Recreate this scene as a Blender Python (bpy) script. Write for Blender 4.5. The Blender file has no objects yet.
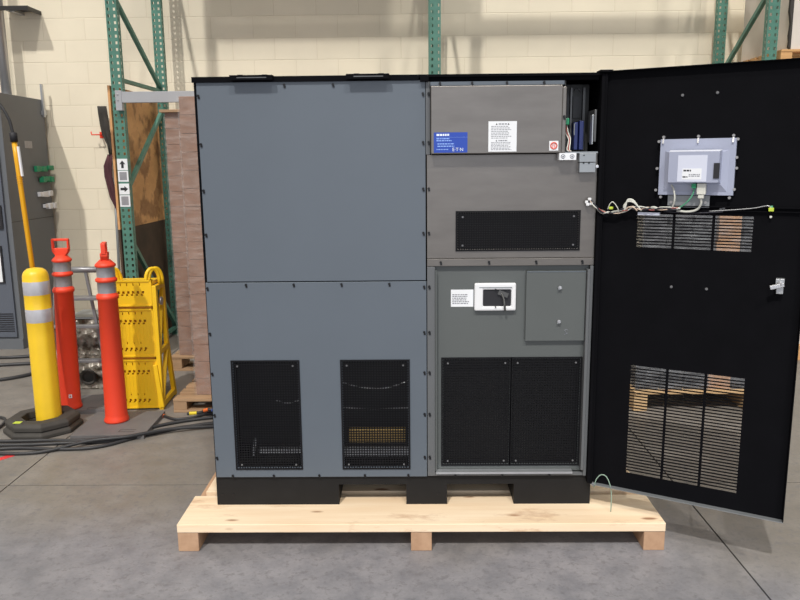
import bpy, bmesh, math, random
from mathutils import Vector, Matrix
random.seed(7)
PI = math.pi
S = bpy.context.scene
C = S.collection

# ------------------------------------------------------------------ materials
def _nodes(name):
    m = bpy.data.materials.new(name); m.use_nodes = True
    nt = m.node_tree; nt.nodes.clear()
    out = nt.nodes.new('ShaderNodeOutputMaterial'); b = nt.nodes.new('ShaderNodeBsdfPrincipled')
    nt.links.new(b.outputs[0], out.inputs[0])
    return m, nt, b
def N(nt, t, **kw):
    n = nt.nodes.new(t)
    for k, v in kw.items(): setattr(n, k, v)
    return n
def mixc(nt, fac, a, b, mode='MIX'):
    n = nt.nodes.new('ShaderNodeMix'); n.data_type = 'RGBA'; n.blend_type = mode
    for sock, val in ((0, fac), (6, a), (7, b)):
        if isinstance(val, (int, float)): n.inputs[sock].default_value = val
        elif isinstance(val, (tuple, list)): n.inputs[sock].default_value = (*val[:3], 1)
        else: nt.links.new(val, n.inputs[sock])
    return n.outputs[2]
def ramp(nt, src, stops):
    r = nt.nodes.new('ShaderNodeValToRGB'); e = r.color_ramp.elements
    while len(e) < len(stops): e.new(0.5)
    for i, (p, c) in enumerate(stops):
        e[i].position = p; e[i].color = (*(c if isinstance(c, (tuple, list)) else (c, c, c)), 1)
    nt.links.new(src, r.inputs[0]); return r.outputs[0]
def coords(nt, scale=(1, 1, 1)):
    tc = N(nt, 'ShaderNodeTexCoord'); mp = N(nt, 'ShaderNodeMapping'); mp.inputs['Scale'].default_value = scale
    nt.links.new(tc.outputs['Object'], mp.inputs[0]); return mp.outputs[0]
def noise(nt, vec, scale, detail=4, rough=.55):
    n = N(nt, 'ShaderNodeTexNoise'); n.inputs['Scale'].default_value = scale
    n.inputs['Detail'].default_value = detail; n.inputs['Roughness'].default_value = rough
    nt.links.new(vec, n.inputs['Vector']); return n.outputs['Fac']
def bump(nt, b, h, strength=.2, dist=.01):
    n = N(nt, 'ShaderNodeBump'); n.inputs['Strength'].default_value = strength; n.inputs['Distance'].default_value = dist
    nt.links.new(h, n.inputs['Height']); nt.links.new(n.outputs[0], b.inputs['Normal'])
def mat(name, col, rough=.5, metal=0, var=.12, scale=6, stretch=(1, 1, 1), bmp=0, bscale=60, spec=.5, coat=0):
    m, nt, b = _nodes(name)
    v = coords(nt, stretch); f = noise(nt, v, scale)
    f2 = ramp(nt, f, [(.3, 1 - var), (.7, 1 + 0.0)])
    nt.links.new(mixc(nt, 1.0, col, f2, 'MULTIPLY'), b.inputs['Base Color'])
    b.inputs['Roughness'].default_value = rough; b.inputs['Metallic'].default_value = metal
    b.inputs['Specular IOR Level'].default_value = spec
    b.inputs['Coat Weight'].default_value = coat
    if bmp: bump(nt, b, noise(nt, v, bscale), bmp, .004)
    return m
def srgb(r, g, b):
    f = lambda c: (c/255/12.92) if c/255 <= .04045 else ((c/255+.055)/1.055)**2.4
    return (f(r), f(g), f(b))

def wall_mat():
    m, nt, b = _nodes('painted_block')
    tc = N(nt, 'ShaderNodeTexCoord'); sep = N(nt, 'ShaderNodeSeparateXYZ'); cmb = N(nt, 'ShaderNodeCombineXYZ')
    nt.links.new(tc.outputs['Object'], sep.inputs[0]); nt.links.new(sep.outputs[0], cmb.inputs[0]); nt.links.new(sep.outputs[2], cmb.inputs[1])
    br = N(nt, 'ShaderNodeTexBrick'); br.offset = .5
    br.inputs['Scale'].default_value = 1; br.inputs['Brick Width'].default_value = .4064; br.inputs['Row Height'].default_value = .2032
    br.inputs['Mortar Size'].default_value = .0045; br.inputs['Mortar Smooth'].default_value = .6
    br.inputs['Color1'].default_value = (.87, .79, .635, 1); br.inputs['Color2'].default_value = (.855, .775, .615, 1)
    br.inputs['Mortar'].default_value = (.80, .715, .56, 1)
    nt.links.new(cmb.outputs[0], br.inputs['Vector'])
    f = ramp(nt, noise(nt, cmb.outputs[0], 2.2, 6), [(.3, .93), (.7, 1.0)])
    nt.links.new(mixc(nt, 1, br.outputs['Color'], f, 'MULTIPLY'), b.inputs['Base Color'])
    b.inputs['Roughness'].default_value = .6
    inv = N(nt, 'ShaderNodeMath', operation='MULTIPLY_ADD'); inv.inputs[1].default_value = -1; inv.inputs[2].default_value = 1
    nt.links.new(br.outputs['Fac'], inv.inputs[0])
    ad = N(nt, 'ShaderNodeMath', operation='MULTIPLY_ADD'); ad.inputs[1].default_value = .12
    nt.links.new(noise(nt, cmb.outputs[0], 90, 3), ad.inputs[0]); nt.links.new(inv.outputs[0], ad.inputs[2])
    bump(nt, b, ad.outputs[0], .45, .006)
    return m
def floor_mat():
    m, nt, b = _nodes('concrete_floor')
    v = coords(nt)
    big = noise(nt, v, .9, 3); mid = noise(nt, v, 7, 8, .68); fine = noise(nt, v, 70, 4)
    sep = N(nt, 'ShaderNodeSeparateXYZ'); nt.links.new(v, sep.inputs[0])
    # cool daylight on the front slabs is put into their colour; warm tan stains beyond
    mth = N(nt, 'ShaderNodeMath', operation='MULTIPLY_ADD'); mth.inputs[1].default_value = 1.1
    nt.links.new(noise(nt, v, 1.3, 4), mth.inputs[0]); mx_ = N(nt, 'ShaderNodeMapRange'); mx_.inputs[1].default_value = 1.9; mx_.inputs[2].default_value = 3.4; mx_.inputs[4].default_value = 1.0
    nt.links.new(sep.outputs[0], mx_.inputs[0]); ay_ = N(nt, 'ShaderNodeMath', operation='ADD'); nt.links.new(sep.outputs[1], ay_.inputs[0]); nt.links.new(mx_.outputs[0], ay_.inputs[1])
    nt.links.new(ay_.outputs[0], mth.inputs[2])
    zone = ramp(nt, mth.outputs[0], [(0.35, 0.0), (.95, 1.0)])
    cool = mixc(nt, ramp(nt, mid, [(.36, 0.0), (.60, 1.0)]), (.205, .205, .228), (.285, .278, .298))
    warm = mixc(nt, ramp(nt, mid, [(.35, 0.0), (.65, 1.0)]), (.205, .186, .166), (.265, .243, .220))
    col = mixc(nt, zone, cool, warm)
    col = mixc(nt, 1, col, ramp(nt, big, [(.3, .82), (.65, 1.0)]), 'MULTIPLY')
    col = mixc(nt, 1, col, ramp(nt, fine, [(.3, .92), (.6, 1.0)]), 'MULTIPLY')
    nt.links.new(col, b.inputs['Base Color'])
    nt.links.new(ramp(nt, mid, [(.3, .42), (.7, .62)]), b.inputs['Roughness'])
    sp2 = noise(nt, v, 26, 10, .75); col = mixc(nt, ramp(nt, sp2, [(.40, .55), (.48, 0.0)]), col, (.15, .145, .155))
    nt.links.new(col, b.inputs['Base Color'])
    bump(nt, b, fine, .12, .003)
    return m
def wood_mat(name, c1, c2, knots=True, ax=0, rough=.65, knotcol=(.28, .12, .05)):
    m, nt, b = _nodes(name)
    st = [18, 18, 18]; st[ax] = 1.2
    v = coords(nt, st); g = noise(nt, v, 1.0, 6, .6)
    col = mixc(nt, ramp(nt, g, [(.35, 0.0), (.65, 1.0)]), c1, c2)
    if knots:
        st2 = [9, 9, 9]; st2[ax] = 3.0
        vo = N(nt, 'ShaderNodeTexVoronoi'); vo.inputs['Scale'].default_value = .9
        nt.links.new(coords(nt, st2), vo.inputs['Vector'])
        col = mixc(nt, ramp(nt, vo.outputs['Distance'], [(.07, .85), (.12, 0.0)]), col, knotcol)
    if name == 'pale_pine':
        sc = noise(nt, coords(nt, (2.2, 7, 7)), 1.0, 8, .75)
        col = mixc(nt, ramp(nt, sc, [(.56, 0.0), (.66, .5)]), col, (.50, .27, .14))
    nt.links.new(col, b.inputs['Base Color']); b.inputs['Roughness'].default_value = rough
    bump(nt, b, g, .15, .003)
    return m
def osb_mat():
    m, nt, b = _nodes('strand_board')
    v = coords(nt, (1, 1, 2)); vo = N(nt, 'ShaderNodeTexVoronoi'); vo.inputs['Scale'].default_value = 13; nt.links.new(v, vo.inputs['Vector'])
    big = ramp(nt, noise(nt, coords(nt), 4.5, 5), [(.44, 0.0), (.52, 1.0)])
    c = mixc(nt, vo.outputs['Color'], (.36, .17, .06), (.62, .35, .15))
    c = mixc(nt, .62, c, mixc(nt, big, (.22, .10, .04), (.70, .38, .16)))
    nt.links.new(c, b.inputs['Base Color']); b.inputs['Roughness'].default_value = .7
    return m
def film_mat(name, col, dens=.12):
    m = bpy.data.materials.new(name); m.use_nodes = True; nt = m.node_tree; nt.nodes.clear()
    out = N(nt, 'ShaderNodeOutputMaterial'); tr = N(nt, 'ShaderNodeBsdfTransparent'); p = N(nt, 'ShaderNodeBsdfPrincipled')
    p.inputs['Base Color'].default_value = (*col, 1); p.inputs['Roughness'].default_value = .18
    v = coords(nt, (1, 1, 3)); n = noise(nt, v, 7, 5)
    bump(nt, p, n, .9, .03)
    f = ramp(nt, n, [(.40, dens*.5), (.70, min(1, dens*2.2))])
    mx = N(nt, 'ShaderNodeMixShader'); nt.links.new(f, mx.inputs[0]); nt.links.new(tr.outputs[0], mx.inputs[1]); nt.links.new(p.outputs[0], mx.inputs[2])
    nt.links.new(mx.outputs[0], out.inputs[0]); return m
def crinkle_mat():
    m, nt, b = _nodes('crinkled_wrap')
    v = coords(nt); vo = N(nt, 'ShaderNodeTexVoronoi'); vo.inputs['Scale'].default_value = 22; nt.links.new(v, vo.inputs['Vector'])
    n = noise(nt, v, 14, 4)
    c = mixc(nt, ramp(nt, n, [(.42, 0.0), (.58, 1.0)]), (.06, .045, .03), (.34, .31, .27))
    nt.links.new(c, b.inputs['Base Color']); b.inputs['Roughness'].default_value = .3; b.inputs['Metallic'].default_value = .2
    bump(nt, b, vo.outputs['Distance'], .9, .03); return m

M = dict(
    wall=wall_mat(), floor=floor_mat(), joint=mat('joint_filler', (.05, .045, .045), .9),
    panel=mat('grey_powder_coat', (.108, .130, .160), .42, 0, .05, 3, bmp=.05, bscale=300),
    frame=mat('frame_grey', (.118, .124, .132), .42, 0, .05, 3), vscrew=mat('dull_screw', (.22, .22, .23), .45, .5),
    panel2=mat('grey_green_panel', (.098, .108, .108), .45, 0, .06, 3, bmp=.05, bscale=300),
    steel=mat('galvanised_steel', (.185, .170, .158), .38, .6, .16, 5, (1, 1, 4), .08, 120),
    steel2=mat('plated_steel', (.55, .57, .60), .35, .7, .1, 20),
    black=mat('black_powder_coat', (.0045, .0045, .006), .75, 0, .2, 8, spec=.06),
    blackmesh=mat('black_wire', (.006, .006, .008), .6, 0, .2, 20, spec=.2),
    plinth=mat('black_plinth_paint', (.010, .010, .011), .6, 0, .3, 10, spec=.3),
    bolt=mat('black_bolt', (.01, .01, .012), .4, .3),
    screw=mat('zinc_screw', (.6, .6, .62), .3, .8),
    inner=mat('dark_interior', (.035, .035, .035), .5, .2, .3, 8),
    inner2=mat('interior_bracket', (.13, .13, .13), .4, .6, .3, 8),
    warmbar=mat('warm_bar_tan', (.62, .42, .14), .35, .5, .3, 12),
    white=mat('white_plastic', (.80, .81, .84), .4, 0, .05), paper=mat('paper_label', (.82, .84, .88), .6, 0, .04),
    ink=mat('label_ink', (.25, .26, .30), .7), inkd=mat('dark_ink', (.015, .015, .02), .6),
    blue=mat('blue_label', (.008, .055, .42), .4, 0, .05), bluet=mat('pale_blue_print', (.30, .48, .95), .5), whitet=mat('white_print', (.85, .92, 1.0), .5),
    red=mat('red_print', (.75, .12, .08), .5), bluem=mat('blue_module', (.01, .022, .13), .4), green=mat('green_plastic', (.02, .28, .13), .45),
    disp=mat('display_housing_grey', (.40, .43, .56), .42, .15, .06, 5),
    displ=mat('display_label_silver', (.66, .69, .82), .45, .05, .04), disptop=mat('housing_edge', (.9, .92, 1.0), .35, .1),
    pine=wood_mat('pale_pine', (.93, .76, .56), (.84, .63, .42)),
    pine_end=wood_mat('pine_runner', (.52, .33, .21), (.43, .26, .16), True, 1, knotcol=(.3, .15, .07)),
    oldpine=wood_mat('weathered_pine', (.42, .27, .155), (.30, .19, .11)),
    honeypine2=wood_mat('tan_pine', (.62, .43, .24), (.50, .33, .17)), honeypine=wood_mat('orange_pine', (.66, .38, .16), (.52, .29, .12)),
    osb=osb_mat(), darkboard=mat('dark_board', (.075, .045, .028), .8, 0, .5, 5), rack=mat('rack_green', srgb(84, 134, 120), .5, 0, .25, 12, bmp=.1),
    beam=mat('rack_beam_grey', srgb(168, 170, 176), .5, 0, .08),
    yellow=mat('yellow_plastic', (.90, .56, .012), .42, 0, .06, 8, spec=.5), yellowd=mat('inner_plastic', (.62, .26, .01), .5),
    yellowb=mat('yellow_sleeve', (.95, .62, .03), .38, 0, .08, 8),
    yellowp=mat('yellow_pole_paint', (.85, .42, .01), .4),
    orange=mat('orange_plastic', (.90, .065, .025), .5, 0, .06), refl=mat('reflective_band', (.33, .33, .36), .35, .1, .15, 30),
    reflw=mat('pale_reflective_band', (.52, .52, .57), .35, .1, .1, 30),
    rubber=mat('black_rubber', (.055, .05, .045), .75, 0, .25, 12, bmp=.2), rubberg=mat('grey_rubber_mat', (.155, .148, .15), .7, 0, .2, 7, bmp=.1),
    cable=mat('cable_jacket', (.032, .032, .036), .5, 0, .2, 20),
    ecab=mat('switchgear_grey', srgb(104, 108, 114), .5, 0, .08, 3), ecabf=mat('switchgear_front', srgb(92, 98, 110), .5, 0, .08, 3),
    alu=mat('ladder_aluminium', (.30, .30, .32), .4, .6, .15, 10), conduit=mat('conduit_grey', (.55, .55, .56), .35, .6, .1),
    carton=mat('brown_carton', (.30, .175, .125), .6, 0, .22, 9), carton2=mat('kraft_carton', (.50, .27, .13), .6, 0, .2, 9),
    cartonw=mat('white_carton', (.72, .66, .60), .6, 0, .1), cartong=mat('grey_wrapped_board', (.035, .036, .042), .4, 0, .5, 6),
    film=film_mat('stretch_film', (.75, .70, .68), .05), film2=film_mat('cloudy_stretch_film', (.55, .57, .62), .10),
    crinkle=crinkle_mat(), cloth=mat('charcoal_cloth', (.06, .055, .05), .9, 0, .4, 14), maroon=mat('maroon_cloth', (.10, .035, .045), .9, 0, .4, 14),
    redtape=mat('red_floor_tape', (.80, .045, .05), .6, 0, .3, 30),
    wirew=mat('white_wire', (.70, .70, .64), .45), wirer=mat('red_wire', (.38, .09, .08), .45), wireb=mat('black_wire_jacket', (.02, .02, .03), .45),
    palegn=mat('pale_green_wire', (.30, .42, .34), .45), wiregn=mat('green_wire', (.12, .42, .25), .45), limy=mat('lime_connector', (.55, .68, .06), .45), peach=mat('peach_cable', (.62, .48, .38), .5),
    tapeo=mat('orange_tape', (.85, .17, .03), .5), tapey=mat('yellow_tape', (.85, .65, .03), .5), tapeb=mat('blue_tape', (.04, .10, .5), .5),
    greybox=mat('lit_flange_grey', (.32, .34, .36), .4, .5, .1),
)

# ------------------------------------------------------------------ mesh builder
class MB:
    def __init__(s): s.bm = bmesh.new(); s.mats = []
    def mi(s, m):
        if m not in s.mats: s.mats.append(m)
        return s.mats.index(m)
    def _tag(s, faces, m, smooth=False):
        i = s.mi(m)
        for f in faces: f.material_index = i; f.smooth = smooth
    def box(s, x0, x1, y0, y1, z0, z1, m, T=None):
        r = bmesh.ops.create_cube(s.bm, size=1)
        for v in r['verts']:
            v.co = Vector(((x0+x1)/2+v.co.x*(x1-x0), (y0+y1)/2+v.co.y*(y1-y0), (z0+z1)/2+v.co.z*(z1-z0)))
            if T: v.co = T @ v.co
        s._tag({f for v in r['verts'] for f in v.link_faces}, m); return s
    def bar(s, a, b, w, h, m, up=(0, 0, 1)):
        a, b = Vector(a), Vector(b); d = b-a; L = d.length; d.normalize()
        u = Vector(up); sx = d.cross(u)
        if sx.length < 1e-4: sx = d.cross(Vector((1, 0, 0)))
        sx.normalize(); uz = sx.cross(d)
        T = Matrix((sx, d, uz)).transposed().to_4x4(); T.translation = a
        return s.box(-w/2, w/2, 0, L, -h/2, h/2, m, T)
    def tube(s, pts, r, m, seg=8, closed=False, caps=True):
        P = [Vector(p) for p in pts]; n = len(P); rings = []; pu = None
        for i, p in enumerate(P):
            if closed: t = P[(i+1) % n]-P[i-1]
            else: t = P[min(i+1, n-1)]-P[max(i-1, 0)]
            t.normalize()
            if pu is None:
                pu = t.orthogonal().normalized()
            else:
                pu = (pu-t*pu.dot(t)); pu = pu.normalized() if pu.length > 1e-5 else t.orthogonal().normalized()
            w = t.cross(pu); rr = r[i] if isinstance(r, (list, tuple)) else r
            rings.append([s.bm.verts.new(p+(pu*math.cos(a*2*PI/seg)+w*math.sin(a*2*PI/seg))*rr) for a in range(seg)])
        fs = []
        rng = range(n if closed else n-1)
        for i in rng:
            A, B = rings[i], rings[(i+1) % n]
            for k in range(seg): fs.append(s.bm.faces.new((A[k], A[(k+1) % seg], B[(k+1) % seg], B[k])))
        s._tag(fs, m, True)
        if caps and not closed: s._tag([s.bm.faces.new(rings[0][::-1]), s.bm.faces.new(rings[-1])], m)
        return s
    def lathe(s, prof, m, seg=28, c=(0, 0, 0), ms=None, sm=True, close=True):
        rings = [[s.bm.verts.new((c[0]+r*math.cos(a*2*PI/seg), c[1]+r*math.sin(a*2*PI/seg), c[2]+z)) for a in range(seg)] for r, z in prof]
        for i in range(len(rings)-1):
            fs = [s.bm.faces.new((rings[i][k], rings[i][(k+1) % seg], rings[i+1][(k+1) % seg], rings[i+1][k])) for k in range(seg)]
            s._tag(fs, ms[i] if ms else m, sm)
        if close: s._tag([s.bm.faces.new(rings[0][::-1]), s.bm.faces.new(rings[-1])], m)
        return s
    def cyl(s, c, r, h, m, axis='z', seg=14):
        ax = {'z': Vector((0, 0, 1)), 'y': Vector((0, 1, 0)), 'x': Vector((1, 0, 0))}[axis]
        c = Vector(c); return s.tube([c-ax*h/2, c+ax*h/2], r, m, seg)
    def plate(s, xs, zs, holes, y0, y1, m, T=None):
        """sheet in the xz plane with rectangular holes given as (x0,x1,z0,z1)"""
        X = sorted(set(round(x, 5) for x in list(xs)+[h[0] for h in holes]+[h[1] for h in holes]))
        Z = sorted(set(round(z, 5) for z in list(zs)+[h[2] for h in holes]+[h[3] for h in holes]))
        vs = {}
        def V(i, j, y):
            k = (i, j, y)
            if k not in vs:
                p = Vector((X[i], y, Z[j])); vs[k] = s.bm.verts.new(T @ p if T else p)
            return vs[k]
        fs = []; solid = set()
        for i in range(len(X)-1):
            for j in range(len(Z)-1):
                cx, cz = (X[i]+X[i+1])/2, (Z[j]+Z[j+1])/2
                if not any(h[0] < cx < h[1] and h[2] < cz < h[3] for h in holes): solid.add((i, j))
        for (i, j) in solid:
            fs.append(s.bm.faces.new((V(i, j, y0), V(i+1, j, y0), V(i+1, j+1, y0), V(i, j+1, y0))))
            fs.append(s.bm.faces.new((V(i, j, y1), V(i, j+1, y1), V(i+1, j+1, y1), V(i+1, j, y1))))
            for (di, dj, a, b) in ((-1, 0, (i, j), (i, j+1)), (1, 0, (i+1, j+1), (i+1, j)), (0, -1, (i+1, j), (i, j)), (0, 1, (i, j+1), (i+1, j+1))):
                if (i+di, j+dj) not in solid:
                    fs.append(s.bm.faces.new((V(*a, y1), V(*b, y1), V(*b, y0), V(*a, y0))))
        s._tag(fs, m); return s
    def poly(s, pts, ext, m):
        vs = [s.bm.verts.new(p) for p in pts]; ws = [s.bm.verts.new(Vector(p)+Vector(ext)) for p in pts]; n = len(pts)
        fs = [s.bm.faces.new(vs), s.bm.faces.new(ws[::-1])]+[s.bm.faces.new((vs[(k+1) % n], vs[k], ws[k], ws[(k+1) % n])) for k in range(n)]
        s._tag(fs, m); return s
    def build(s, name, parent=None, bevel=0, loc=(0, 0, 0), rotz=0):
        bmesh.ops.recalc_face_normals(s.bm, faces=s.bm.faces)
        me = bpy.data.meshes.new(name); s.bm.to_mesh(me); s.bm.free()
        for m in s.mats: me.materials.append(m)
        o = bpy.data.objects.new(name, me); C.objects.link(o); o.location = loc; o.rotation_euler = (0, 0, rotz)
        if parent: o.parent = parent
        if bevel:
            b = o.modifiers.new('bevel', 'BEVEL'); b.width = bevel; b.segments = 2; b.limit_method = 'ANGLE'; b.angle_limit = .6
        return o
def tag(o, label, cat=None, group=None, kind=None):
    o['label'] = label
    if cat: o['category'] = cat
    if group: o['group'] = group
    if kind: o['kind'] = kind
    return o
def thing(name, label, cat, loc=(0, 0, 0), rotz=0, group=None):
    o = bpy.data.objects.new(name, None); C.objects.link(o); o.location = loc; o.rotation_euler = (0, 0, rotz)
    o.empty_display_size = .1
    return tag(o, label, cat, group)
def struct(o): o['kind'] = 'structure'; return o
def copy_tree(o, parent=None):
    c = o.copy(); C.objects.link(c)
    if parent: c.parent = parent
    for ch in list(o.children): copy_tree(ch, c)
    return c
def arc(c, r, a0, a1, n, plane='xz', y=0):
    out = []
    for i in range(n+1):
        a = math.radians(a0+(a1-a0)*i/n)
        out.append((c[0]+r*math.cos(a), y, c[1]+r*math.sin(a)) if plane == 'xz' else (c[0]+r*math.cos(a), c[1]+r*math.sin(a), y))
    return out
def spline(pts, n=8):
    P = [Vector(p) for p in pts]; P = [2*P[0]-P[1]]+P+[2*P[-1]-P[-2]]; out = []
    for i in range(1, len(P)-2):
        for k in range(n):
            t = k/n; a, b, c, d = P[i-1:i+3]
            out.append(.5*((2*b)+(c-a)*t+(2*a-5*b+4*c-d)*t*t+(3*b-a-3*c+d)*t**3))
    out.append(P[-2]); return out

# ------------------------------------------------------------------ setting
f = MB()
xsj = [-14, -4.73, -1.24, 2.25, 5.74, 14]; ysj = [-11, -3.0, .5, 4.5]
for i in range(5):
    for j in range(3):
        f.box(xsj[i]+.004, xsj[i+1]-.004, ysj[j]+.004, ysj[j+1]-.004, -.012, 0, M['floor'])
f.box(-14, 14, -11, 4.5, -.05, -.012, M['joint'])
struct(f.build('floor'))
struct(MB().box(-14, 14, 4.35, 4.55, 0, 6.5, M['wall']).build('wall_back'))

# ------------------------------------------------------------------ main pallet
PZ = .127
t = thing('shipping_pallet', 'long pale new pine pallet carrying the big open grey cabinet', 'pallet', (-.13, -.19, 0))
for k, (y0, y1, x0, x1) in enumerate(((0, .285, 0, 2.10), (.33, .615, .04, 2.10), (.66, .86, .03, 2.08), (.90, 1.185, .02, 2.10))):
    MB().box(x0, x1, y0, y1, .089, PZ, M['pine']).build('deck_board', t, .003)
for x in (0, 1.01, 2.01):
    MB().box(x, x+.09, .004, 1.18, 0, .0885, M['pine_end']).build('runner', t, .003)

# ------------------------------------------------------------------ power cabinet
W = 1.689
cab = thing('power_cabinet', 'wide grey electrical cabinet with black door swung open, on the pale pine pallet', 'electrical cabinet', (0, 0, PZ))
B = -PZ   # heights below are measured from the floor
def cb(x0, x1, y0, y1, z0, z1, m, mb=None): return (mb or MB()).box(x0, x1, y0, y1, z0+B, z1+B, m)
D = .84
m = MB()
cb(0, .012, .0, D, .262, 2.0, M['black'], m); cb(W-.014, W, .0, D, .262, 2.0, M['black'], m)
cb(.012, W-.014, D-.01, D, .262, 2.0, M['black'], m)
cb(-.002, W+.002, -.022, D, 1.994, 2.004, M['black'], m); cb(-.002, .925, -.022, -.012, 1.982, 1.994, M['black'], m)
cb(.925, 1.66, -.004, .01, 1.978, 2.0, M['black'], m)
m.build('carcass', cab)
m = MB()
for x0, x1 in ((0, .555), (.86, 1.045), (1.346, W)):
    cb(x0, x1, 0, D-.01, .1275, .224, M['plinth'], m)
cb(0, W, 0, D-.01, .224, .262, M['plinth'], m)
for x in (.07, 1.0, .02): cb(x, x+.01, -.002, 0, .17, .18, M['bolt'], m)
pl = m.build('plinth', cab)
MB().box(.555, .859, .12, .14, .20+B, .222+B, M['steel']).build('fork_pocket_strap', cab); MB().box(1.046, 1.345, .12, .14, .205+B, .222+B, M['inner2']).build('fork_pocket_strap', cab)

bolt_me = MB().cyl((0, -.003, 0), .0052, .006, M['bolt'], 'y', 10).box(-.002, .006, -.004, 0, -.012, -.004, M['bolt'])
bolt0 = bolt_me.build('bolt'); bolt_mesh = bolt0.data; bpy.data.objects.remove(bolt0)
sm = MB().cyl((0, -.002, 0), .0055, .005, M['screw'], 'y', 10).cyl((0, -.005, 0), .003, .003, M['screw'], 'y', 6)
s0 = sm.build('screw'); screw_mesh = s0.data; bpy.data.objects.remove(s0)
dull_mesh = screw_mesh.copy(); dull_mesh.materials[0] = M['vscrew']
def put(mesh, name, parent, x, y, z, off=B):
    o = bpy.data.objects.new(name, mesh); C.objects.link(o); o.parent = parent; o.location = (x, y, z+off); return o

m = MB().plate((.013, .952), (1.157+B, 1.983+B), [], -.012, -.001, M['panel'])
up = m.build('upper_panel', cab, .0015)
m = MB().plate((.006, .954), (.266+B, 1.153+B), [(.106, .389, .312+B, .800+B), (.585, .871, .312+B, .800+B)], -.0135, -.001, M['panel'])
lp = m.build('lower_panel', cab, .0015)
for z in (1.93, 1.735, 1.545, 1.36): put(bolt_mesh, 'bolt', up, .942, -.012, z); put(bolt_mesh, 'bolt', up, .020, -.012, z)
for x in (.375, .575): put(bolt_mesh, 'bolt', up, x, -.012, 1.970)
for z in (1.13, .93, .75, .56, .36): put(bolt_mesh, 'bolt', lp, .944, -.012, z); put(bolt_mesh, 'bolt', lp, .013, -.012, z)
for x in (.18, .385, .59, .795): put(bolt_mesh, 'bolt', lp, x, -.012, 1.143)
for x in (.08, .265, .47, .675, .87): put(bolt_mesh, 'bolt', lp, x, -.012, .274)

def screen(x0, x1, z0, z1, y, name, pitch=.0115, wire=.0044, rim=.007, m_=None, parent=cab, screws=True, nmid=None):
    m = MB(); mm = m_ or M['blackmesh']
    z0 += B; z1 += B
    n = max(2, round((x1-x0)/pitch)); px = (x1-x0)/n
    for i in range(1, n): m.box(x0+i*px-wire/2, x0+i*px+wire/2, y-.001, y+.001, z0, z1, mm)
    k = max(2, round((z1-z0)/pitch)); pz = (z1-z0)/k
    for j in range(1, k): m.box(x0, x1, y-.0022, y-.0002, z0+j*pz-wire/2, z0+j*pz+wire/2, mm)
    for a in ((x0-rim, x0, z0-rim, z1+rim), (x1, x1+rim, z0-rim, z1+rim), (x0, x1, z0-rim, z0), (x0, x1, z1, z1+rim)):
        m.box(a[0], a[1], y-.003, y+.001, a[2], a[3], mm)
    o = m.build(name, parent)
    if screws:
        for x in (x0+.022, x1-.022):
            for z in (z0+.018, z1-.018): put(dull_mesh, 'screw', o, x, y-.003, z, 0).scale = (.75, 1, .75)
    return o
screen(.104, .391, .310, .802, -.015, 'vent_screen')
screen(.583, .873, .310, .802, -.015, 'vent_screen')

# interior seen through the vents
m = MB(); cb(.03, .93, .40, .41, .27, 1.10, M['inner'], m); cb(.012, 1.67, .02, .80, .262, .268, M['inner2'], m)
m.build('interior_baffle', cab)
m = MB(); cb(.60, .86, .045, .075, .405, .470, M['warmbar'], m); m.build('warm_bar', cab, .006)  # bar added behind the mesh, standing in for the lit pallet board
m = MB(); cb(.50, .93, .03, .05, .345, .388, M['steel2'], m); cb(.19, .44, .05, .07, .352, .376, M['steel2'], m)
m.bar((.165, .05, .345+B), (.175, .05, .425+B), .012, .012, M['steel2']); m.build('interior_rail', cab)
m = MB()
for pts in ([(.56, .06, .69), (.66, .05, .665), (.77, .05, .66), (.90, .06, .70)], [(.56, .06, .57), (.7, .05, .562), (.9, .06, .565)], [(.27, .07, .60), (.33, .06, .59), (.40, .07, .605)]):
    m.tube(spline([(a, b, c+B) for a, b, c in pts]), .003, M['conduit'], 6)
m.build('internal_cable', cab)

# lifting brackets
for x in (.160, .632):
    m = MB(); cb(x, x+.174, -.052, .04, 2.0042, 2.0062, M['black'], m); cb(x, x+.174, -.052, -.046, 1.987, 2.0042, M['black'], m)
    for dx in (.03, .13): cb(x+dx, x+dx+.022, -.04, -.03, 2.0062, 2.009, M['bolt'], m)
    cb(x+.03, x+.15, -.0535, -.052, 1.994, 1.998, M['inner2'], m)
    m.build('lifting_bracket', cab)
m = MB(); cb(.930, .966, -.034, -.004, 1.976, 1.998, M['black'], m); m.build('catch_bracket', cab, .002)

# galvanised cover
m = MB(); cb(.973, 1.505, -.055, -.006, 1.686, 1.955, M['steel'], m)
cb(1.505, 1.522, -.050, -.006, 1.686, 1.948, M['steel'], m)
gc = m.build('steel_cover', cab, .003)
m = MB(); cb(.972, 1.512, -.045, -.004, 1.957, 1.972, M['panel'], m); m.build('cover_top_lip', cab)
for x in (1.01, 1.14, 1.28, 1.43): put(bolt_mesh, 'bolt', gc, x, -.045, 1.966)
put(bolt_mesh, 'bolt', gc, 1.513, -.05, 1.83)
m = MB().plate((.957, 1.665), (1.250+B, 1.683+B), [(1.087, 1.593, 1.289+B, 1.441+B)], -.010, -.002, M['steel'])
sp = m.build('steel_panel', cab, .0015)
for z in (1.93, 1.735, 1.545, 1.36): put(bolt_mesh, 'bolt', sp, .965, -.010 if z < 1.6 else -.012, z)
screen(1.085, 1.595, 1.287, 1.443, -.012, 'vent_screen', .010, .0052)
m = MB(); cb(1.05, 1.62, .03, .04, 1.26, 1.48, M['inner'], m); m.build('vent_backing', cab)

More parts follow.
